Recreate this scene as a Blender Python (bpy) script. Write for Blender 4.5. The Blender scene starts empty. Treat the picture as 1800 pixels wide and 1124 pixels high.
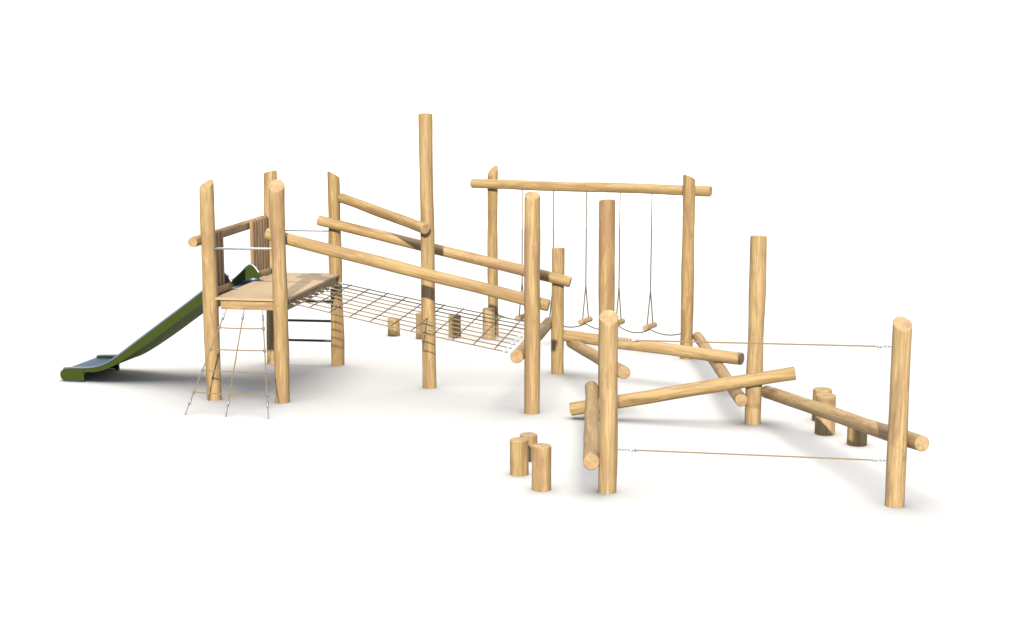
import bpy, bmesh, math, random
from mathutils import Vector, Matrix, noise
PI = math.pi
scene = bpy.context.scene
COL = scene.collection

# ------------------------------------------------------------------ render / colour
scene.render.engine = 'CYCLES'
scene.view_settings.view_transform = 'Standard'
scene.view_settings.look = 'None'
scene.view_settings.exposure = 0
scene.view_settings.gamma = 1
scene.view_settings.use_curve_mapping = False
scene.cycles.max_bounces = 8
scene.cycles.diffuse_bounces = 4
scene.cycles.glossy_bounces = 4
scene.cycles.caustics_reflective = False

# ------------------------------------------------------------------ materials
def new_mat(name):
    m = bpy.data.materials.new(name); m.use_nodes = True
    nt = m.node_tree; nt.nodes.clear()
    out = nt.nodes.new('ShaderNodeOutputMaterial'); b = nt.nodes.new('ShaderNodeBsdfPrincipled')
    nt.links.new(b.outputs[0], out.inputs[0])
    return m, nt, b

class N:
    """small helper to write node graphs"""
    def __init__(s, nt): s.nt = nt
    def __call__(s, typ, ins=None, **kw):
        n = s.nt.nodes.new(typ)
        for k, v in kw.items(): setattr(n, k, v)
        for k, v in (ins or {}).items():
            if isinstance(v, bpy.types.NodeSocket): s.nt.links.new(v, n.inputs[k])
            else: n.inputs[k].default_value = v
        return n
    def math(s, op, a, b=0.0, clamp=False):
        return s('ShaderNodeMath', {0: a, 1: b}, operation=op, use_clamp=clamp).outputs[0]
    def ramp(s, fac, stops, interp='LINEAR'):
        r = s('ShaderNodeValToRGB', {0: fac}); r.color_ramp.interpolation = interp
        e = r.color_ramp.elements
        while len(e) < len(stops): e.new(0.5)
        for i, (p, c) in enumerate(stops):
            e[i].position = p; e[i].color = (c[0], c[1], c[2], 1) if not isinstance(c, float) else (c, c, c, 1)
        return r.outputs[0]
    def mix(s, fac, a, b, mode='MIX'):
        m = s('ShaderNodeMix', data_type='RGBA', blend_type=mode)
        for i, v in ((0, fac), (6, a), (7, b)):
            if isinstance(v, bpy.types.NodeSocket): s.nt.links.new(v, m.inputs[i])
            else: m.inputs[i].default_value = v if i == 0 else (v[0], v[1], v[2], 1)
        return m.outputs[2]

WOOD_A = (0.204, 0.143, 0.066)     # honey
WOOD_B = (0.240, 0.175, 0.086)     # pale
WOOD_C = (0.150, 0.099, 0.048)     # ochre brown
WOOD_P = (0.158, 0.094, 0.055)     # pinkish heartwood

def log_wood(name, axial=2, knots=1.0, tint=(1, 1, 1)):
    m, nt, b = new_mat(name); n = N(nt)
    tc = n('ShaderNodeTexCoord').outputs['Object']
    rnd = n('ShaderNodeObjectInfo').outputs['Random']
    off = n('ShaderNodeCombineXYZ', {0: n.math('MULTIPLY', rnd, 31.7), 1: n.math('MULTIPLY', rnd, 17.3), 2: n.math('MULTIPLY', rnd, 57.1)}).outputs[0]
    p = n('ShaderNodeVectorMath', {0: tc, 1: off}, operation='ADD').outputs[0]
    def stretched(sx, sz):
        sc = [sx] * 3; sc[axial] = sz
        return n('ShaderNodeVectorMath', {0: p, 1: tuple(sc)}, operation='MULTIPLY').outputs[0]
    # gentle wander of the grain
    wob = n('ShaderNodeTexNoise', {'Vector': stretched(3.0, 1.6), 'Scale': 1.0, 'Detail': 2.0}).outputs['Color']
    wv = n('ShaderNodeVectorMath', {0: wob, 1: (0.5, 0.5, 0.5)}, operation='SUBTRACT').outputs[0]
    wv = n('ShaderNodeVectorMath', {0: wv, 'Scale': 0.9}, operation='SCALE').outputs[0]
    def grain(sx, sz, det, dist=0.0, add=True):
        v = stretched(sx, sz)
        if add: v = n('ShaderNodeVectorMath', {0: v, 1: wv}, operation='ADD').outputs[0]
        return n('ShaderNodeTexNoise', {'Vector': v, 'Scale': 1.0, 'Detail': det, 'Roughness': 0.6, 'Distortion': dist}).outputs['Fac']
    broad = grain(11, 0.9, 3, 0.3)
    fine = grain(60, 1.7, 4)
    hair = grain(190, 4.0, 2)
    stain = grain(7, 1.3, 3, 0.8)
    c = n.ramp(broad, [(0.34, WOOD_C), (0.46, WOOD_A), (0.56, WOOD_B), (0.66, WOOD_A), (0.74, WOOD_C)])
    f2 = n.ramp(fine, [(0.40, 1.0), (0.52, 0.0)])
    c = n.mix(n.math('MULTIPLY', f2, 0.68), c, (0.140, 0.088, 0.040))
    f3 = n.ramp(stain, [(0.53, 0.0), (0.64, 1.0)])
    c = n.mix(n.math('MULTIPLY', f3, 0.75), c, WOOD_P)
    f4 = n.ramp(hair, [(0.35, 1.0), (0.5, 0.0)])
    c = n.mix(n.math('MULTIPLY', f4, 0.34), c, (0.11, 0.068, 0.032))
    # scattered knots with swirled rings
    ks = [4.6] * 3; ks[axial] = 1.9
    kv = n('ShaderNodeVectorMath', {0: p, 1: tuple(ks)}, operation='MULTIPLY').outputs[0]
    vo = n('ShaderNodeTexVoronoi', {'Vector': kv, 'Scale': 1.0, 'Randomness': 1.0}, feature='F1').outputs['Distance']
    dd = n.math('ADD', vo, n.math('MULTIPLY', n.math('SUBTRACT', fine, 0.5), 0.10))
    ring = n.math('SINE', n.math('MULTIPLY', dd, 95.0))
    near = n.ramp(dd, [(0.10, 1.0), (0.27, 0.0)])
    core = n.ramp(dd, [(0.035, 1.0), (0.075, 0.0)])
    kf = n.math('MULTIPLY', n.math('MULTIPLY', n.math('ADD', n.math('MULTIPLY', ring, 0.5), 0.5), near), 0.35 * knots)
    c = n.mix(kf, c, (0.115, 0.065, 0.03))
    c = n.mix(n.math('MULTIPLY', core, 0.55 * knots), c, (0.09, 0.045, 0.022))
    # thin drying checks running with the grain
    ck = grain(34, 0.55, 1, 0.0)
    ckf = n.ramp(n.math('ABSOLUTE', n.math('SUBTRACT', ck, 0.5)), [(0.0, 1.0), (0.012, 0.0)])
    msk = n.ramp(grain(4, 1.1, 1), [(0.52, 0.0), (0.62, 1.0)])
    c = n.mix(n.math('MULTIPLY', n.math('MULTIPLY', ckf, msk), 0.6), c, (0.06, 0.036, 0.018))
    # every log a slightly different tone
    v = n.math('ADD', n.math('MULTIPLY', rnd, 0.14), 0.93)
    c = n('ShaderNodeHueSaturation', {'Color': c, 'Value': v, 'Saturation': n.math('ADD', n.math('MULTIPLY', rnd, -0.10), 1.04)}).outputs[0]
    if tint != (1, 1, 1): c = n.mix(1.0, c, tint, 'MULTIPLY')
    nt.links.new(c, b.inputs['Base Color'])
    b.inputs['Roughness'].default_value = 0.62
    b.inputs['Specular IOR Level'].default_value = 0.25
    h = n.math('ADD', n.math('MULTIPLY', fine, 0.6), n.math('MULTIPLY', hair, 0.4))
    bp = n('ShaderNodeBump', {'Height': h, 'Strength': 0.35, 'Distance': 0.004})
    nt.links.new(bp.outputs[0], b.inputs['Normal'])
    return m

def end_grain(name):
    m, nt, b = new_mat(name); n = N(nt)
    tc = n('ShaderNodeTexCoord').outputs['Object']
    rnd = n('ShaderNodeObjectInfo').outputs['Random']
    sx = n('ShaderNodeSeparateXYZ', {0: tc})
    ang = n.math('ARCTAN2', sx.outputs[1], sx.outputs[0])
    nz = n('ShaderNodeTexNoise', {'Vector': tc, 'Scale': 9.0, 'Detail': 3.0}).outputs['Fac']
    a = n.math('ADD', n.math('ADD', ang, n.math('MULTIPLY', rnd, 6.0)), n.math('MULTIPLY', nz, 0.8))
    sec = n.math('FLOOR', n.math('MULTIPLY', a, 1.28))
    wn = n('ShaderNodeTexWhiteNoise', {'W': n.math('ADD', sec, n.math('MULTIPLY', rnd, 40.0))}, noise_dimensions='1D').outputs['Value']
    c = n.ramp(wn, [(0.0, (0.195, 0.138, 0.076)), (0.40, (0.245, 0.185, 0.105)), (0.75, (0.185, 0.122, 0.070)), (1.0, (0.275, 0.210, 0.122))])
    r = n.math('SQRT', n.math('ADD', n.math('POWER', sx.outputs[0], 2.0), n.math('POWER', sx.outputs[1], 2.0)))
    rr = n.math('SINE', n.math('MULTIPLY', n.math('ADD', r, n.math('MULTIPLY', nz, 0.02)), 700.0))
    c = n.mix(n.math('MULTIPLY', n.math('ADD', n.math('MULTIPLY', rr, 0.5), 0.5), 0.30), c, (0.115, 0.070, 0.038))
    # radial checks
    ch = n('ShaderNodeTexNoise', {'W': n.math('MULTIPLY', a, 3.5), 'Scale': 3.0, 'Detail': 2.0}, noise_dimensions='1D').outputs['Fac']
    c = n.mix(n.math('MULTIPLY', n.ramp(ch, [(0.30, 1.0), (0.40, 0.0)]), 0.5), c, (0.09, 0.052, 0.028))
    nt.links.new(c, b.inputs['Base Color'])
    b.inputs['Roughness'].default_value = 0.75
    b.inputs['Specular IOR Level'].default_value = 0.2
    return m

def simple(name, col, rough=0.5, metal=0.0, var=0.08, scale=12.0, spec=0.5, bump=0.0):
    m, nt, b = new_mat(name); n = N(nt)
    tc = n('ShaderNodeTexCoord').outputs['Object']
    f = n('ShaderNodeTexNoise', {'Vector': tc, 'Scale': scale, 'Detail': 4.0}).outputs['Fac']
    c = n.mix(f, tuple(v * (1 - var) for v in col), tuple(min(1, v * (1 + var)) for v in col))
    nt.links.new(c, b.inputs['Base Color'])
    b.inputs['Roughness'].default_value = rough; b.inputs['Metallic'].default_value = metal
    b.inputs['Specular IOR Level'].default_value = spec
    if bump:
        bp = n('ShaderNodeBump', {'Height': f, 'Strength': bump, 'Distance': 0.003})
        nt.links.new(bp.outputs[0], b.inputs['Normal'])
    return m

M_LOG = log_wood('round_pole_wood')
M_END = end_grain('pole_end_grain')
M_SAWN = log_wood('sawn_timber', axial=0, knots=0.5)
M_SLAT = log_wood('weathered_slat_wood', axial=2, knots=0.3, tint=(0.92, 0.86, 0.95))
M_RAIL = log_wood('brown_rail_wood', axial=2, knots=0.4, tint=(0.95, 0.86, 0.90))
M_DECK = simple('deck_plywood', (0.235, 0.178, 0.118), 0.7, 0.0, 0.10, 5, 0.15, 0.1)
M_STEEL = simple('brushed_stainless_steel', (0.42, 0.44, 0.47), 0.22, 1.0, 0.05, 30)
M_DARKST = simple('dark_steel_tube', (0.055, 0.060, 0.068), 0.35, 0.7, 0.05, 30)
M_GALV = simple('zinc_fitting', (0.19, 0.20, 0.225), 0.38, 0.9, 0.06, 40)
M_BED = simple('slide_steel_sheet', (0.15, 0.18, 0.235), 0.25, 1.0, 0.04, 3)
M_BED.node_tree.nodes['Principled BSDF'].inputs['Specular Tint'].default_value = (.28, .34, .45, 1)
M_GREEN = simple('olive_green_panel', (0.018, 0.029, 0.0025), 0.5, 0.0, 0.06, 6, 0.12)
M_GREEN2 = simple('bounce_lit_green_underside', (0.060, 0.092, 0.018), 0.7, 0.0, 0.06, 6, 0.05)  # slide green made lighter, standing in for light bounced off the floor
M_NET = simple('grey_brown_net_rope', (0.125, 0.098, 0.072), 0.85, 0.0, 0.25, 60, 0.1, 0.5)
M_BROWN = simple('shaded_cheek_brown', (0.035, 0.022, 0.012), 0.5, 0.0, 0.2, 20, 0.3)  # shade on the green panel put into the colour as brown
M_ROPE = simple('tan_hemp_rope', (0.135, 0.098, 0.062), 0.85, 0.0, 0.25, 60, 0.1, 0.5)
M_GROPE = simple('grey_steel_rope', (0.055, 0.046, 0.037), 0.7, 0.1, 0.2, 80, 0.3, 0.4)
M_BLACK = simple('black_rubber_cap', (0.03, 0.03, 0.03), 0.6)

def ground_mat(name, k=1.0):
    m, nt, b = new_mat(name); n = N(nt)
    tc = n('ShaderNodeTexCoord').outputs['Object']
    f = n('ShaderNodeTexNoise', {'Vector': tc, 'Scale': 0.8, 'Detail': 6.0}).outputs['Fac']
    nt.links.new(n.mix(f, (0.510 * k, 0.500 * k, 0.482 * k), (0.530 * k, 0.520 * k, 0.502 * k)), b.inputs['Base Color'])
    b.inputs['Roughness'].default_value = 0.95; b.inputs['Specular IOR Level'].default_value = 0.0
    return m
M_GROUND = ground_mat('white_studio_floor')
M_BACK = ground_mat('pale_grey_paper', 1.0)

# ------------------------------------------------------------------ object helpers
def tag(o, label=None, cat=None, group=None, kind=None):
    if label and not kind: o['kind'] = 'thing'
    if label: o['label'] = label
    if cat: o['category'] = cat
    if group: o['group'] = group
    if kind: o['kind'] = kind
    return o

def empty(name, loc, label, cat, group=None):
    o = bpy.data.objects.new(name, None); COL.objects.link(o)
    o.empty_display_size = 0.2
    o.location = loc
    return tag(o, label, cat, group)

def link(name, bm, mats, parent=None, M=Matrix.Identity(4), smooth=True):
    """bm is in local coordinates, M is its WORLD matrix"""
    bmesh.ops.recalc_face_normals(bm, faces=bm.faces)
    me = bpy.data.meshes.new(name); bm.to_mesh(me); bm.free()
    for m in (mats if isinstance(mats, (list, tuple)) else [mats]): me.materials.append(m)
    if smooth:
        me.polygons.foreach_set('use_smooth', [True] * len(me.polygons))
        try: me.set_sharp_from_angle(angle=math.radians(40))
        except Exception: pass
    o = bpy.data.objects.new(name, me); COL.objects.link(o)
    if parent is not None:
        o.parent = parent
        base = Matrix.Identity(4); q = parent
        while q is not None:
            base = Matrix.LocRotScale(q.location, q.rotation_euler, None) @ base; q = q.parent
        M = base.inverted() @ M
    o.location = M.to_translation(); o.rotation_euler = M.to_euler()
    return o

def frame(p0, p1):
    p0 = Vector(p0); d = (Vector(p1) - p0)
    z = d.normalized()
    up = Vector((0, 1, 0)) if abs(z.z) > 0.7 else Vector((0, 0, 1))
    x = up.cross(z).normalized(); y = z.cross(x)
    R = Matrix((x, y, z)).transposed().to_4x4()
    return Matrix.Translation(p0) @ R, d.length, R.to_3x3()

def log_bm(L, r0, r1, seed, cut0=None, cut1=None, wob=0.05, R=None, lean=0.0):
    """a turned but naturally uneven round pole along +Z; cut1 = world direction (x,y) that the
    sawn top faces and its tangent, so the top is sawn off at a slope"""
    bm = bmesh.new(); seg = 40; n = max(6, int(L / 0.075))
    rnd = random.Random(seed); sd = rnd.uniform(0, 100)
    def cutdz(cut, x, y):
        if not cut: return 0.0
        return -(cut[0] * x + cut[1] * y)
    ch = 0.010
    rings = []
    stations = [(0.0, -ch)] + [(ch / L * 1.0, 0)] + [((i + 0.5) / n, 0) for i in range(n)] + [(1 - ch / L, 0)] + [(1.0, -ch)]
    for (t, dr) in stations:
        ring = []
        r = r0 + (r1 - r0) * t
        r *= 1 + wob * 1.3 * noise.noise(Vector((sd, t * L * 1.3, 0.0))) + wob * 0.5 * noise.noise(Vector((sd, 9.0, t * L * 3.1)))
        ox = 0.012 * noise.noise(Vector((t * L * 0.8, sd, 3.0))) * min(1, 6 * t) ; oy = 0.012 * noise.noise(Vector((t * L * 0.8, sd, 8.0))) * min(1, 6 * t)
        for k in range(seg):
            a = 2 * PI * k / seg
            ca, sa = math.cos(a), math.sin(a)
            rr = (r + dr) * (1 + wob * 0.55 * noise.noise(Vector((ca * 0.9 + sd, sa * 0.9, t * L * 1.4))) + 0.008 * noise.noise(Vector((ca * 5, sa * 5 + sd, t * L * 0.5))))
            x, y = rr * ca, rr * sa
            z = t * L
            w1 = max(0.0, 1 - (1 - t) * L / 0.25); w0 = max(0.0, 1 - t * L / 0.25)
            z += cutdz(cut1, x, y) * w1 - cutdz(cut0, x, y) * w0
            ring.append(bm.verts.new((x + ox, y + oy, z)))
        rings.append(ring)
    for a, b in zip(rings[:-1], rings[1:]):
        for k in range(seg):
            bm.faces.new((a[k], a[(k + 1) % seg], b[(k + 1) % seg], b[k]))
    for ring, flip in ((rings[0], True), (rings[-1], False)):
        c = Vector((0, 0, 0))
        for v in ring: c += v.co
        cv = bm.verts.new(c / seg)
        for k in range(seg):
            f = bm.faces.new((ring[k], ring[(k + 1) % seg], cv)); f.material_index = 1
    return bm

def log(name, p0, p1, r0, r1, seed, parent=None, cut0=None, cut1=None, wob=0.05):
    M, L, R = frame(p0, p1)
    def loc(c):
        if not c: return None
        v = R.transposed() @ Vector((c[0], c[1], 0)); return (v.x, v.y)
    return link(name, log_bm(L, r0, r1, seed, loc(cut0), loc(cut1), wob), [M_LOG, M_END], parent, M)

def rod_bm(bm, p0, p1, r, seg=10, cap=True):
    p0, p1 = Vector(p0), Vector(p1); z = (p1 - p0).normalized()
    up = Vector((0, 0, 1)) if abs(z.z) < 0.9 else Vector((1, 0, 0))
    x = up.cross(z).normalized(); y = z.cross(x)
    A = []; B = []
    for k in range(seg):
        a = 2 * PI * k / seg; d = (x * math.cos(a) + y * math.sin(a)) * r
        A.append(bm.verts.new(p0 + d)); B.append(bm.verts.new(p1 + d))
    for k in range(seg): bm.faces.new((A[k], A[(k + 1) % seg], B[(k + 1) % seg], B[k]))
    if cap: bm.faces.new(A[::-1]); bm.faces.new(B)
    return bm

def rod(name, p0, p1, r, m, parent=None, seg=12):
    M, L, R = frame(p0, p1)
    bm = bmesh.new(); rod_bm(bm, (0, 0, 0), (0, 0, L), r, seg)
    return link(name, bm, m, parent, M)

def tube_path(bm, pts, r, seg=8):
    pts = [Vector(p) for p in pts]; rings = []
    for i, p in enumerate(pts):
        t = (pts[min(i + 1, len(pts) - 1)] - pts[max(i - 1, 0)]).normalized()
        up = Vector((0, 0, 1)) if abs(t.z) < 0.95 else Vector((1, 0, 0))
        x = up.cross(t).normalized(); y = t.cross(x)
        rings.append([bm.verts.new(p + (x * math.cos(2 * PI * k / seg) + y * math.sin(2 * PI * k / seg)) * r) for k in range(seg)])
    for a, b in zip(rings[:-1], rings[1:]):
        for k in range(seg): bm.faces.new((a[k], a[(k + 1) % seg], b[(k + 1) % seg], b[k]))
    bm.faces.new(rings[0][::-1]); bm.faces.new(rings[-1])
    return bm

def twisted_rope(bm, p0, p1, r, pitch=0.07, sag=0.0):
    """three laid strands with a slight natural sag"""
    p0, p1 = Vector(p0), Vector(p1); L = (p1 - p0).length; z = (p1 - p0).normalized()
    up = Vector((0, 0, 1)) if abs(z.z) < 0.9 else Vector((1, 0, 0))
    x = up.cross(z).normalized(); y = z.cross(x); n = max(4, int(L / pitch * 5))
    for s in range(3):
        pts = []
        for i in range(n + 1):
            t = i / n; a = 2 * PI * (t * L / pitch + s / 3)
            pts.append(p0.lerp(p1, t) + (x * math.cos(a) + y * math.sin(a)) * r * 0.46 + Vector((0, 0, -sag * 4 * t * (1 - t))))
        tube_path(bm, pts, r * 0.56, 5)
    return bm

def rope(name, p0, p1, r, m, parent=None, sag=0.0, laid=True):
    c = Vector(p0); M = Matrix.Translation(c)
    bm = bmesh.new(); q = Vector(p1) - c
    if laid: twisted_rope(bm, (0, 0, 0), q, r, 0.07, sag)
    else:
        n = 14; tube_path(bm, [q * (i / n) + Vector((0, 0, -sag * 4 * (i / n) * (1 - i / n))) for i in range(n + 1)], r, 8)
    return link(name, bm, m, parent, M)

def box(name, c, size, m, parent=None, rz=0.0, bev=0.006, rx=0.0, ry=0.0):
    bm = bmesh.new(); bmesh.ops.create_cube(bm, size=1)
    for v in bm.verts: v.co = Vector((v.co.x * size[0], v.co.y * size[1], v.co.z * size[2]))
    if bev: bmesh.ops.bevel(bm, geom=bm.edges[:], offset=bev, segments=2, affect='EDGES', profile=0.5)
    M = Matrix.Translation(Vector(c)) @ Matrix.Rotation(rz, 4, 'Z') @ Matrix.Rotation(ry, 4, 'Y') @ Matrix.Rotation(rx, 4, 'X')
    return link(name, bm, m, parent, M)

def lerp(a, b, t): return tuple(a[i] + (b[i] - a[i]) * t for i in range(3))

def ferrule(name, p0, p1, r, parent, m=None):
    """swaged rope end: sleeve with rounded collars"""
    M, L, R = frame(p0, p1); bm = bmesh.new()
    prof = [(0, 0.6), (0.05, 1.0), (0.3, 1.0), (0.36, 0.82), (0.64, 0.82), (0.7, 1.0), (0.95, 1.0), (1.0, 0.6)]
    rings = [[bm.verts.new((r * q * math.cos(2 * PI * k / 14), r * q * math.sin(2 * PI * k / 14), t * L)) for k in range(14)] for t, q in prof]
    for a, b in zip(rings[:-1], rings[1:]):
        for k in range(14): bm.faces.new((a[k], a[(k + 1) % 14], b[(k + 1) % 14], b[k]))
    bm.faces.new(rings[0][::-1]); bm.faces.new(rings[-1])
    return link(name, bm, m or M_GALV, parent, M)

def ball(name, c, r, m, parent, sub=2):
    bm = bmesh.new(); bmesh.ops.create_icosphere(bm, subdivisions=sub, radius=r)
    return link(name, bm, m, parent, Matrix.Translation(Vector(c)))

# ------------------------------------------------------------------ setting
def sheet(name, pts, n, m):
    """pts: profile in (y,z), extruded along x"""
    bm = bmesh.new(); X = [-80 + 160 * i / n for i in range(n + 1)]
    rows = [[bm.verts.new((x, y, z)) for x in X] for y, z in pts]
    for a, b in zip(rows[:-1], rows[1:]):
        for k in range(n): bm.faces.new((a[k], a[k + 1], b[k + 1], b[k]))
    o = link(name, bm, m)
    tag(o, kind='structure'); return o
ground = sheet('ground', [(-50, 0), (0, 0), (20, 0), (44, 0)], 8, M_GROUND)
sweep = [(44 + 8 * math.sin(a), 8 - 8 * math.cos(a)) for a in [PI / 2 * i / 12 for i in range(13)]] + [(52, 28)]
backdrop = sheet('backdrop', sweep, 8, M_BACK)

# ------------------------------------------------------------------ climbing tower
A = (-4.223, 19.733); B = (-3.225, 19.551); Cc = (-3.822, 22.387); D = (-2.774, 22.247)
tower = empty('climbing_tower', (-3.5, 21.0, 0), 'wooden climbing tower of four tall round posts around a raised plywood deck', 'climbing tower')
def post(name, xy, top, topxy, r, seed, cut=None, parent=None, wob=0.05, r1=None):
    t = Vector((xy[0], xy[1], -0.05))
    return log(name, t, (topxy[0], topxy[1], top), r, r1 or r * 0.98, seed, parent, None, cut, wob)
post('post', A, 3.045, (-4.232, 19.733), .105, 11, (-.45, -.55), tower, .10)
post('post', B, 3.05, (-3.223, 19.551), .105, 12, (0.05, -.75), tower, .10)
post('post', Cc, 3.06, (-3.80, 22.387), .105, 13, (-.25, .15), tower, .10)
post('post', D, 3.03, (-2.788, 22.247), .100, 14, (.55, .25), tower, .10)

DZ = 1.472
def deck_panel(q, z, th):
    bm = bmesh.new()
    c = Vector((sum(p[0] for p in q) / 4, sum(p[1] for p in q) / 4, z))
    vs = [bm.verts.new((p[0] - c.x, p[1] - c.y, 0)) for p in q]
    f = bm.faces.new(vs); r = bmesh.ops.extrude_face_region(bm, geom=[f])
    for v in r['geom']:
        if isinstance(v, bmesh.types.BMVert): v.co.z -= th
    bmesh.ops.bevel(bm, geom=bm.edges[:], offset=0.004, segments=2, affect='EDGES')
    return link('deck_panel', bm, M_DECK, tower, Matrix.Translation(c))
fl = (-4.16, 19.66); fr = (-3.135, 19.50); br = (-2.70, 22.22); bl = (-3.76, 22.38)
def qd(u, v):
    a = (fl[0] + (fr[0] - fl[0]) * u, fl[1] + (fr[1] - fl[1]) * u); b = (bl[0] + (br[0] - bl[0]) * u, bl[1] + (br[1] - bl[1]) * u)
    return (a[0] + (b[0] - a[0]) * v, a[1] + (b[1] - a[1]) * v)
for v0, v1 in ((0, .618), (.622, 1.0)):
    deck_panel([qd(0, v0), qd(1, v0), qd(1, v1), qd(0, v1)], DZ, .035)
# fascia boards under the deck
def board(name, p0, p1, h, th, m, parent, z):
    p0 = Vector(p0); p1 = Vector(p1); d = p1 - p0; L = d.length
    return box(name, ((p0.x + p1.x) / 2, (p0.y + p1.y) / 2, z), (L, th, h), m, parent, math.atan2(d.y, d.x), .008)
a_ = qd(.07, .03); b_ = qd(.83, .03)
board('fascia_board', a_, b_, .135, .06, M_SAWN, tower, DZ - .035 - .071)
board('fascia_board', qd(.94, .06), qd(.945, .965), .15, .05, M_SAWN, tower, DZ - .035 - .078)
board('fascia_board', qd(.06, .06), qd(.06, .96), .15, .05, M_SAWN, tower, DZ - .035 - .078)
board('fascia_board', qd(.12, .965), qd(.88, .965), .15, .05, M_SAWN, tower, DZ - .035 - .078)
box('joint_bracket', (*qd(.035, .03), DZ - .035 - .055), (.035, .05, .10), M_GREEN, tower, -.16, .004)
box('joint_bracket', (*qd(.865, .03), DZ - .035 - .055), (.030, .05, .10), M_GREEN, tower, -.16, .004)
# grab bars and ladder rungs
rod('grab_bar', (-4.14, 19.71, 2.155), (-3.30, 19.56, 2.165), .017, M_STEEL, tower)
rod('grab_bar', (-3.74, 22.375, 2.144), (-2.86, 22.26, 2.144), .017, M_STEEL, tower)
for z in (.386, .705, 1.018):
    rod('ladder_rung', (-3.74, 22.375, z), (-2.86, 22.26, z), .021, M_DARKST, tower)
# left hand side: round rail with a gap for the slide
R0 = Vector((-4.405, 19.52, 2.262)); R1 = Vector((-3.925, 22.36, 2.305))
def half_round_rail():
    M, L, R = frame(R0, R1); bm = bmesh.new(); seg = 24; rings = []
    for t in (0.0, 0.012, 0.3, 0.6, 0.9, 1.0):
        s = 0.93 if t == 0.0 else 1.0
        ring = []
        for k in range(seg):
            a = 2 * PI * k / seg; x = .072 * math.cos(a) * s; y = .072 * math.sin(a) * s
            if t > .1: x = max(-.055, min(.055, x))
            ring.append(bm.verts.new((x, y, t * L)))
        rings.append(ring)
    for a, b in zip(rings[:-1], rings[1:]):
        for k in range(seg): bm.faces.new((a[k], a[(k + 1) % seg], b[(k + 1) % seg], b[k]))
    f = bm.faces.new(rings[0][::-1]); f.material_index = 1; f = bm.faces.new(rings[-1]); f.material_index = 1
    return link('side_rail', bm, [M_RAIL, M_END], tower, M)
half_round_rail()
def slat(y, w=.098):
    t = (y - R0.y) / (R1.y - R0.y); p = R0.lerp(R1, t); d = (R1 - R0).normalized()
    nrm = Vector((d.y, -d.x, 0)).normalized()
    p = p + nrm * .098; top = p.z + .085; bot = DZ + .001
    bm = bmesh.new(); pts = []
    h = top - bot
    for k in range(9):
        a = PI * k / 8; pts.append((w / 2 * math.cos(a), h - w * .28 + w * .28 * math.sin(a)))
    pts = [(w / 2, 0)] + pts + [(-w / 2, 0)]
    vs = [bm.verts.new((x, -.024, z)) for x, z in pts]; f = bm.faces.new(vs)
    r = bmesh.ops.extrude_face_region(bm, geom=[f])
    for v in r['geom']:
        if isinstance(v, bmesh.types.BMVert): v.co.y += .048
    bmesh.ops.bevel(bm, geom=[e for e in bm.edges if len(e.link_faces) == 2 and e.calc_face_angle(0) > .6], offset=.012, segments=3, affect='EDGES')
    M = Matrix.Translation((p.x, p.y, bot)) @ Matrix.Rotation(math.atan2(d.y, d.x), 4, 'Z')
    link('side_slat', bm, M_SLAT, tower, M)
for y in (19.93, 20.06, 20.19, 20.32): slat(y)
for y in (21.60, 21.72, 21.84, 21.96, 22.08, 22.20): slat(y)
d = (R1 - R0).normalized()
def kick(y0, y1):
    t0 = (y0 - R0.y) / (R1.y - R0.y); t1 = (y1 - R0.y) / (R1.y - R0.y); n = Vector((d.y, -d.x, 0)) * .150
    p = R0.lerp(R1, t0) + n; q = R0.lerp(R1, t1) + n
    board('kick_board', (p.x, p.y, 0), (q.x, q.y, 0), .10, .035, M_SAWN, tower, DZ + .052)
kick(19.90, 20.45); kick(21.64, 22.22)

# ------------------------------------------------------------------ slide
U = Vector((.978, -.21, 0)); V = Vector((.21, .978, 0)); O = Vector((-6.80, 21.00, 0)); W = 1.04
slide = empty('slide', O + V * W / 2, 'long slide with olive green sides and blue grey steel bed', 'slide')
MS = Matrix.Translation(O) @ Matrix((U, V, Vector((0, 0, 1)))).transposed().to_4x4()
def interp(tab, s):
    for (a, va), (b, vb) in zip(tab[:-1], tab[1:]):
        if s <= b:
            t = max(0, (s - a) / (b - a)); return va + (vb - va) * t
    return tab[-1][1]
def smooth_tab(tab, k=3):
    out = tab
    for _ in range(k):
        o = [out[0]]
        for (a, va), (b, vb) in zip(out[:-1], out[1:]):
            o += [(a * .75 + b * .25, va * .75 + vb * .25), (a * .25 + b * .75, va * .25 + vb * .75)]
        o.append(out[-1]); out = o
    return out
RIM = smooth_tab([(0.0, .175), (.10, .205), (.45, .215), (.66, .255), (.89, .375), (1.25, .645), (2.35, 1.435), (2.54, 1.600), (2.64, 1.71), (2.73, 1.70), (2.80, 1.58), (2.90, 1.50)], 2)
BED = smooth_tab([(0.0, .165), (.10, .185), (.50, .19), (.75, .215), (.98, .345), (1.35, .60), (2.35, 1.335), (2.62, 1.452), (2.76, 1.468), (2.90, 1.468)], 2)
LOW = smooth_tab([(.36, .175), (.50, .150), (.65, .175), (.89, .265), (1.39, .590), (1.80, .885), (2.35, 1.275), (2.65, 1.385), (2.90, 1.40)], 2)
SS = [0.0, .02, .05] + [.1 + i * .05 for i in range(57)]
SS = [s for s in SS if s <= 2.9] + [2.9]
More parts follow.
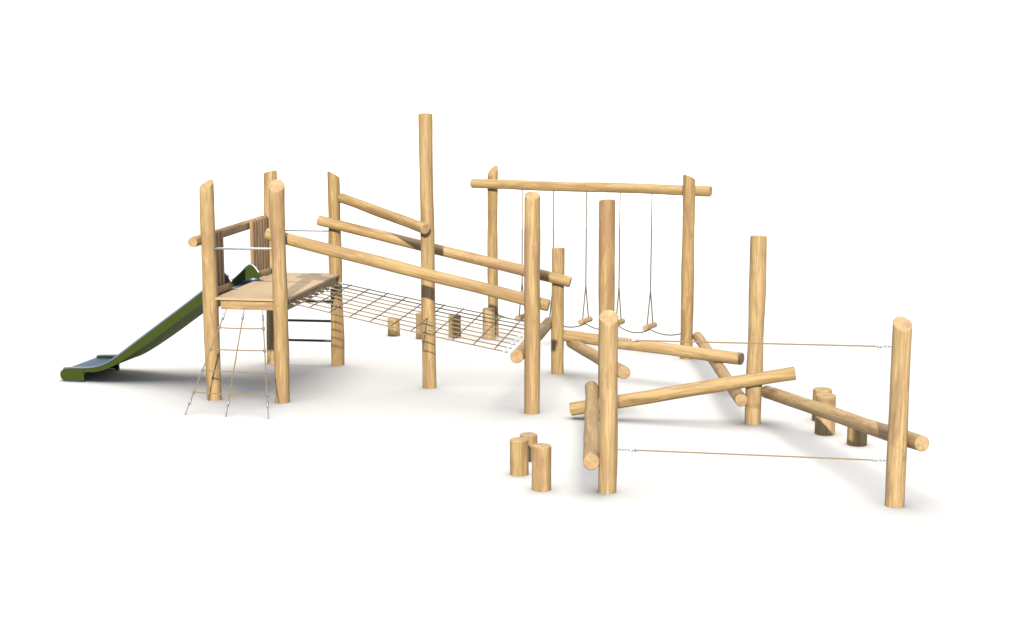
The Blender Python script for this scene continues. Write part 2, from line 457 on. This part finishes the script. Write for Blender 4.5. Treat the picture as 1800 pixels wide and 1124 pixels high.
def slide_bed():
    bm = bmesh.new(); cols = [(.024, .22), (.045, .09), (.075, .02), (.12, 0), (.5, 0), (W - .12, 0), (W - .075, .02), (W - .045, .09), (W - .024, .22)]
    rows = []
    # rounded nose curling under, then the run-out and the slope
    nose = [(.03, .012), (.0, .05), (-.02, .095), (-.012, .14)]
    for s, z in nose: rows.append([bm.verts.new((s, v, z)) for v, _ in cols])
    for s in SS:
        if s < .04: continue
        bz, rz = interp(BED, s), interp(RIM, s)
        e = min(1, (s - .02) / .25)
        rows.append([bm.verts.new((s, v, bz + (max(rz - bz, .01) - .012) * k * min(1.0, e) if k < 1 else bz + (max(rz - bz, .01) - .008) * e)) for v, k in cols])
    for a, b in zip(rows[:-1], rows[1:]):
        for k in range(len(cols) - 1): bm.faces.new((a[k], a[k + 1], b[k + 1], b[k]))
    bmesh.ops.recalc_face_normals(bm, faces=bm.faces)
    r = bmesh.ops.solidify(bm, geom=bm.faces[:], thickness=.008)
    return link('bed', bm, M_BED, slide, MS)
slide_bed()
def side_panel(v0, sgn, s0, s1, name='side_panel', mat=None):
    bm = bmesh.new(); S = [s0] + [s for s in SS if s0 < s < s1] + [s1]; rows = []
    for s in S:
        top = interp(RIM, s) - .006; lo = interp(LOW, s)
        rows.append([bm.verts.new((s, v, z)) for v, z in ((v0, top), (v0, lo), (v0 + sgn * .022, lo), (v0 + sgn * .022, top))])
    m = len(rows[0])
    for a, b in zip(rows[:-1], rows[1:]):
        for k in range(m): bm.faces.new((a[k], a[(k + 1) % m], b[(k + 1) % m], b[k]))
    bm.faces.new(rows[0][::-1]); bm.faces.new(rows[-1])
    return link(name, bm, mat or M_GREEN, slide, MS)
side_panel(0.0, 1, .36, 2.60); side_panel(W, -1, .36, 2.81)
side_panel(-.002, 1, 2.602, 2.79, 'entry_cheek', M_BROWN)  # last stretch of the near panel, its shade painted in
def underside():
    """green sheet closing the slide from below, bounce light put into its colour"""
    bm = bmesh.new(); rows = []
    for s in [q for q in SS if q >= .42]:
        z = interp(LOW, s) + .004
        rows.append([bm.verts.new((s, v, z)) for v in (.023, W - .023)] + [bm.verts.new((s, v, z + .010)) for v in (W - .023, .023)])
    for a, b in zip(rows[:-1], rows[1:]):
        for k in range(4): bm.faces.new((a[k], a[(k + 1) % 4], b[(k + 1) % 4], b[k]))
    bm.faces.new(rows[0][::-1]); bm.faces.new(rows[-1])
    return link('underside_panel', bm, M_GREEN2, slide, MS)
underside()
def nose_cheek(v0):
    bm = bmesh.new(); pts = []
    for k in range(9):
        a = PI / 2 + PI * k / 8; pts.append((.085 + .085 * math.cos(a) * 1.05, .097 + .092 * math.sin(a)))
    pts += [(.385, .005), (.385, .20), (.2, .199)]
    vs = [bm.verts.new((s, v0, z)) for s, z in pts]; f = bm.faces.new(vs)
    r = bmesh.ops.extrude_face_region(bm, geom=[f])
    for v in r['geom']:
        if isinstance(v, bmesh.types.BMVert): v.co.y += .022
    return link('nose_panel', bm, M_GREEN, slide, MS)
nose_cheek(-.004); nose_cheek(W - .018)
M_LIP = simple('slide_edge_steel', (0.20, 0.24, 0.31), 0.42, 1.0, 0.04, 3)
def lip(v0):
    bm = bmesh.new(); pts = [(s, v0, interp(RIM, s) + .004) for s in SS if .04 < s < 2.82]
    tube_path(bm, pts, .014, 10); return link('edge_lip', bm, M_LIP, slide, MS)
lip(.008); lip(W - .008)
def slide_feet():
    for s, v, z in ((.44, W - .10, .165),):
        bm = bmesh.new(); bmesh.ops.create_cube(bm, size=1)
        for q in bm.verts: q.co = Vector((s + q.co.x * .05, v + q.co.y * .06, z / 2 + q.co.z * z))
        bmesh.ops.bevel(bm, geom=bm.edges[:], offset=.005, segments=1, affect='EDGES')
        link('support_leg', bm, M_GREEN, slide, MS)
slide_feet()
bm = bmesh.new(); rod_bm(bm, (.06, -.008, .012), (.34, -.008, .012), .008); link('base_strip', bm, M_BED, slide, MS)

# ------------------------------------------------------------------ rope ladder in front of the tower
ladder = empty('rope_ladder', (-3.85, 18.65, 0), 'tan rope ladder with four rope rungs slanting from the tower deck down to the ground', 'rope ladder')
tops = [(-3.984, 19.60, 1.312), (-3.728, 19.56, 1.325), (-3.467, 19.52, 1.318)]
bots = [(-4.421, 18.755, 0), (-3.847, 18.655, 0), (-3.251, 18.523, 0)]
for t, b in zip(tops, bots):
    rope('side_rope', lerp(t, b, .085), lerp(t, b, .885), .0098, M_ROPE, ladder)
    rod('end_rod', lerp(t, b, -.01), lerp(t, b, .06), .006, M_GALV, ladder)
    ferrule('end_sleeve', lerp(t, b, .05), lerp(t, b, .10), .017, ladder)
    ferrule('end_sleeve', lerp(t, b, .86), lerp(t, b, .905), .017, ladder)
    rod('end_rod', lerp(t, b, .90), lerp(t, b, 1.0), .007, M_GALV, ladder)
for k in (.177, .383, .584, .79):
    l, r = lerp(tops[0], bots[0], k), lerp(tops[2], bots[2], k)
    rope('rung_rope', l, r, .0098, M_ROPE, ladder, sag=.006)
    for p in (l, r):
        dd = Vector(bots[0] if p is l else bots[2]) - Vector(tops[0] if p is l else tops[2]); dd.normalize()
        q = Vector(p); ferrule('clamp', q - dd * .022, q + dd * .022, .019, ladder)

# ------------------------------------------------------------------ cargo net
net = empty('cargo_net', (-1.4, 20.3, 0), 'long sloping rope net stretched from the tower deck down to a low round log', 'rope net')
nl0 = Vector((-3.12, 19.72, 1.385)); nl1 = Vector((-2.745, 22.10, 1.345)); nr0 = Vector((.015, 18.95, .810)); nr1 = Vector((.445, 21.50, .775))
for i in range(9):
    a = nl0.lerp(nl1, i / 8); b = nr0.lerp(nr1, i / 8); u = (b - a).normalized()
    m = M_NET if i < 8 else M_GROPE  # farthest rope darker: shadow of the logs put into its colour
    rope('long_rope', a.lerp(b, .035), a.lerp(b, .962), .0100, m, net, sag=.012)
    rod('end_rod', a - u * .05, a.lerp(b, .02), .006, M_GALV, net, 8)
    ferrule('end_sleeve', a.lerp(b, .016), a.lerp(b, .040), .012, net)
    ferrule('end_sleeve', a.lerp(b, .955), a.lerp(b, .976), .012, net)
    rod('end_rod', a.lerp(b, .975), b + u * .01, .006, M_GALV, net, 8)
for k in range(10):
    t0 = .094 + .0918 * k; t1 = .071 + .0924 * k
    s0 = Vector((0, 0, -.012 * 4 * t0 * (1 - t0) + .012)); s1 = Vector((0, 0, -.012 * 4 * t1 * (1 - t1) + .012))
    p = nl0.lerp(nr0, t0) + s0; q = nl1.lerp(nr1, t1) + s1
    rope('cross_rope', p, q, .0095, M_NET, net)
    for i in range(9):
        ball('knot', p.lerp(q, i / 8) + Vector((0, 0, -.006)), .015, M_NET, net, 1)

# ------------------------------------------------------------------ free standing posts
def single_post(xy, top, topxy, r, seed, cut, label, wob=.05, r1=None):
    o = post('log_post', xy, top, topxy, r, seed, cut, None, wob, r1)
    tag(o, label, 'post', 'round posts of the climbing trail')
single_post((-1.217, 20.534), 3.99, (-1.235, 20.534), .102, 21, (0, .22), 'tallest round wooden post, rising alone beside the cargo net', .06)
single_post((.271, 18.889), 2.965, (.272, 18.889), .108, 22, (.0, -.42), 'tall round post standing in front of the low end of the rope net', .05)
single_post((.704, 21.573), 1.95, (.703, 21.573), .098, 23, (0, .2), 'short round post behind, crossed near its top by the end of a long sloping log', .05)
single_post((1.282, 18.957), 2.885, (1.268, 18.957), .110, 24, (-.03, .25), 'tall round post rising directly behind the shorter front post', .05)
single_post((1.043, 15.089), 1.945, (1.045, 15.089), .103, 25, (0, -.62), 'thick front post with sloping sawn top, holding the left ends of two tight ropes', .045)
single_post((3.177, 18.301), 2.475, (3.185, 18.301), .107, 26, (.05, .2), 'round post at the right that stands between the crossing low balance logs', .06)
single_post((4.056, 14.561), 1.965, (4.052, 14.561), .101, 27, (0, -.62), 'rightmost post, nearest the camera, holding the right ends of two tight ropes', .04)

# ------------------------------------------------------------------ logs between the posts
def beam(p0, p1, r0, r1, seed, label, cut0=None, cut1=None):
    o = log('round_log', p0, p1, r0, r1, seed, None, cut0, cut1, .045)
    tag(o, label, 'log', 'round logs fixed across the posts')
beam((-3.43, 19.80, 2.353), (.501, 19.06, 1.448), .086, .084, 31, 'long round log sloping above the front edge of the rope net')
beam((-3.012, 22.06, 2.329), (.888, 21.36, 1.455), .081, .083, 32, 'long sloping log behind the tallest post, ending at the short rear post')
beam((-2.66, 22.19, 2.665), (-1.235, 20.25, 2.372), .078, .078, 33, 'short high log from the rear tower post to the tallest post')
beam((.061, 18.7, .809), (.585, 21.85, .754), .088, .086, 34, 'low log to which the lower end of the rope net is tied')
beam((.80, 21.62, .588), (3.315, 20.1, .507), .088, .090, 35, 'low balance log running right from the short rear post, free end resting on another log')
beam((2.985, 18.08, .351), (3.026, 22.86, .352), .083, .083, 36, 'low balance log leading from the right swing frame post forward to the right post')
beam((.92, 21.70, .462), (1.503, 18.7, .592), .086, .088, 37, 'low log running from the short rear post forward to the tall middle post')
beam((.854, 14.88, .388), (1.095, 19.08, .315), .090, .088, 38, 'low log pointing at the camera along the left side of the thick front post')
beam((.785, 18.56, .125), (3.665, 18.05, .724), .090, .088, 39, 'low log rising from near the ground to the right, across two posts')
beam((3.375, 18.46, .387), (4.277, 14.42, .706), .086, .085, 40, 'low log rising towards the camera and passing behind the rightmost post')

# ------------------------------------------------------------------ swing frame
E0 = Vector((-.704, 24.85, 2.707)); E1 = Vector((3.19, 22.93, 2.718))
frame_root = empty('swing_frame', (1.25, 23.77, 0), 'swing frame of two tall posts and one long horizontal log at the rear', 'swing frame')
post('post', (-.332, 24.90), 2.93, (-.34, 24.90), .093, 51, (-.75, -.70), frame_root, .07)
post('post', (2.842, 22.80), 2.95, (2.835, 22.80), .102, 52, (.45, .2), frame_root, .06)
log('top_log', (-.70, 24.87, 2.707), (3.205, 22.93, 2.718), .083, .086, 53, frame_root)

def build_swing():
    root = empty('trapeze_swing', (0, 0, 0), 'x', 'swing')
    top, vz, pz = 2.66, 1.045, .44
    dirp = Vector((.445, .895, 0)); half = .215
    rope('hanging_rope', (0, 0, top), (0, 0, vz), .0095, M_GROPE, root, laid=False)
    ferrule('rope_sleeve', (0, 0, vz + .03), (0, 0, vz - .03), .012, root)
    for s in (-1, 1):
        rope('bridle_rope', (0, 0, vz), dirp * (s * .135) + Vector((0, 0, pz - .02)), .0095, M_GROPE, root, laid=False)
    p = dirp * half
    log('log_seat', Vector((-p.x, -p.y, pz)), Vector((p.x, p.y, pz)), .048, .048, 60, root, wob=.04)
    return root
def children(o): return [c for c in bpy.data.objects if c.parent == o]
def copy_tree(o, parent=None):
    c = o.copy(); COL.objects.link(c)
    if parent: c.parent = parent
    for ch in children(o): copy_tree(ch, c)
    return c
proto = build_swing()
swings = [((.175, 24.40, -.012), 'leftmost hanging trapeze swing, its log seat above the lower end of the net', 0.03),
          ((.705, 24.13, -.005), 'trapeze swing hanging mostly hidden behind the short rear post', -0.04),
          ((1.250, 23.86, .012), 'trapeze swing in the open gap between the short post and tall middle post', 0.0),
          ((1.792, 23.59, .020), 'trapeze swing whose log seat peeks out right of the tall middle post', .05),
          ((2.296, 23.34, .002), 'rightmost trapeze swing, next to the right post of the swing frame', -.03)]
for i, (p, lab, rz) in enumerate(swings):
    o = proto if i == 0 else copy_tree(proto)
    o.location = p; o.rotation_euler = (0, 0, rz)
    tag(o, lab, 'swing', 'trapeze swings hanging from the log')
# rope slung loosely from seat to seat
seats = [Vector((-.26, 24.86, .40))] + [Vector((p[0], p[1], .44 + p[2] - .055)) for p, _, _ in swings] + [Vector((2.76, 22.86, .40))]
link_rope = empty('linking_rope', seats[0], 'thin grey rope slung in shallow loops between the swing seats', 'rope')
for k, (a, b) in enumerate(zip(seats[:-1], seats[1:])):
    rope('rope_span', a, b, .0095, M_GROPE, link_rope, sag=(.03, .05, .075, .085, .085, .055)[k], laid=False)

# ------------------------------------------------------------------ two tight ropes at the front
def tight_rope(z0, z1, label):
    a = Vector((1.14, 15.08, z0)); b = Vector((3.965, 14.58, z1))
    r = empty('hand_rope', a, label, 'rope', 'tight ropes between the front posts')
    u = (b - a).normalized()
    rope('rope', a + u * .20, b - u * .14, .0090, M_ROPE, r)
    ferrule('end_sleeve', a + u * .155, a + u * .225, .016, r); ferrule('end_sleeve', b - u * .165, b - u * .10, .014, r)
    for s, e, n in ((a, 1, 5), (b, -1, 4)):
        bm = bmesh.new()
        for k in range(n):
            c = u * e * (.008 + k * .033) + u * e * .012
            ax = Vector((0, 0, 1)) if k % 2 else Vector((-u.y, u.x, 0))
            pts = [c + u * (.020 * math.cos(q)) + ax * (.011 * math.sin(q)) for q in [2 * PI * j / 12 for j in range(13)]]
            tube_path(bm, pts, .0035, 6)
        link('chain', bm, M_GALV, r, Matrix.Translation(s))
tight_rope(1.690, 1.710, 'upper tight tan rope strung between the two front posts at chest height')
tight_rope(.478, .486, 'lower tight tan rope strung between the two front posts near the ground')

# ------------------------------------------------------------------ stepping stumps
def stump(x, y, h, r, seed, label, group):
    o = log('stepping_stump', (x, y, -.03), (x, y, h), r, r * .99, seed, None, wob=.03)
    tag(o, label, 'stump', group)
g1 = 'row of stepping stumps behind the rope net'
stump(-2.10, 24.94, .312, .110, 71, 'shortest and leftmost stump in the row seen through the rope net', g1)
stump(-1.585, 24.66, .450, .108, 72, 'stump half hidden behind the tallest post, seen through the net', g1)
stump(-1.012, 24.77, .400, .112, 73, 'stump just right of the tallest post, seen through the net', g1)
stump(-.405, 24.60, .545, .108, 74, 'tallest stump of the rear row, in front of the left swing frame post', g1)
g2 = 'cluster of three stepping stumps in front'
stump(.084, 15.80, .412, .108, 75, 'left stump in the front cluster of three', g2)
stump(.197, 16.44, .312, .107, 76, 'rearmost stump in the front cluster, half hidden behind the other two', g2)
stump(.325, 15.18, .500, .109, 77, 'right and nearest stump in the front cluster of three', g2)
g3 = 'stepping stumps at the right behind the sloping log'
stump(4.115, 18.46, .425, .124, 78, 'rear stump of the overlapping pair behind the right sloping log', g3)
stump(4.00, 17.72, .508, .126, 79, 'front stump of the overlapping pair behind the right sloping log', g3)
stump(4.28, 17.17, .330, .124, 80, 'low stump under the sloping log, close to the rightmost post', g3)

# ------------------------------------------------------------------ lights
def area(name, loc, target, size, power, col, size_y=None):
    l = bpy.data.lights.new(name, 'AREA'); l.size = size; l.energy = power; l.color = col
    if size_y: l.shape = 'RECTANGLE'; l.size_y = size_y
    o = bpy.data.objects.new(name, l); COL.objects.link(o)
    o.location = loc; o.rotation_euler = (Vector(target) - Vector(loc)).to_track_quat('-Z', 'Y').to_euler()
    return o
T = Vector((0, 20, 1))
el = math.radians(22.5); az = math.radians(4.1); DIST = 190
kd = Vector((-math.sin(az) * math.cos(el), -math.cos(az) * math.cos(el), math.sin(el)))
KEY = 11.0
key = area('key_lamp', T + kd * DIST, T, 3.0, KEY * PI * DIST * DIST, (1.0, .90, .70))
TOP = 6.25; SZ = 90
top = area('overhead_softbox', (0, 20, 80), (0, 20.001, 0), SZ, TOP * PI * SZ * SZ, (1.0, .955, .86))
# the strong key is kept off the white floor; the overhead softbox lights it
rc = bpy.data.collections.new('key_receivers')
rc.objects.link(ground)
key.light_linking.receiver_collection = rc
rc.collection_objects[0].light_linking.link_state = 'EXCLUDE'

w = bpy.data.worlds.new('World'); scene.world = w; w.use_nodes = True
bg = w.node_tree.nodes['Background']; bg.inputs[0].default_value = (.42, .57, .92, 1); bg.inputs[1].default_value = .68

# ------------------------------------------------------------------ camera
cam = bpy.data.cameras.new('camera'); co = bpy.data.objects.new('camera', cam); COL.objects.link(co)
cam.sensor_width = 36; cam.lens = 50; cam.clip_end = 500; cam.clip_start = .1
co.location = (0, 0, 4.4); co.rotation_euler = (PI / 2 - math.atan(412 / 2500), 0, 0)
scene.camera = co
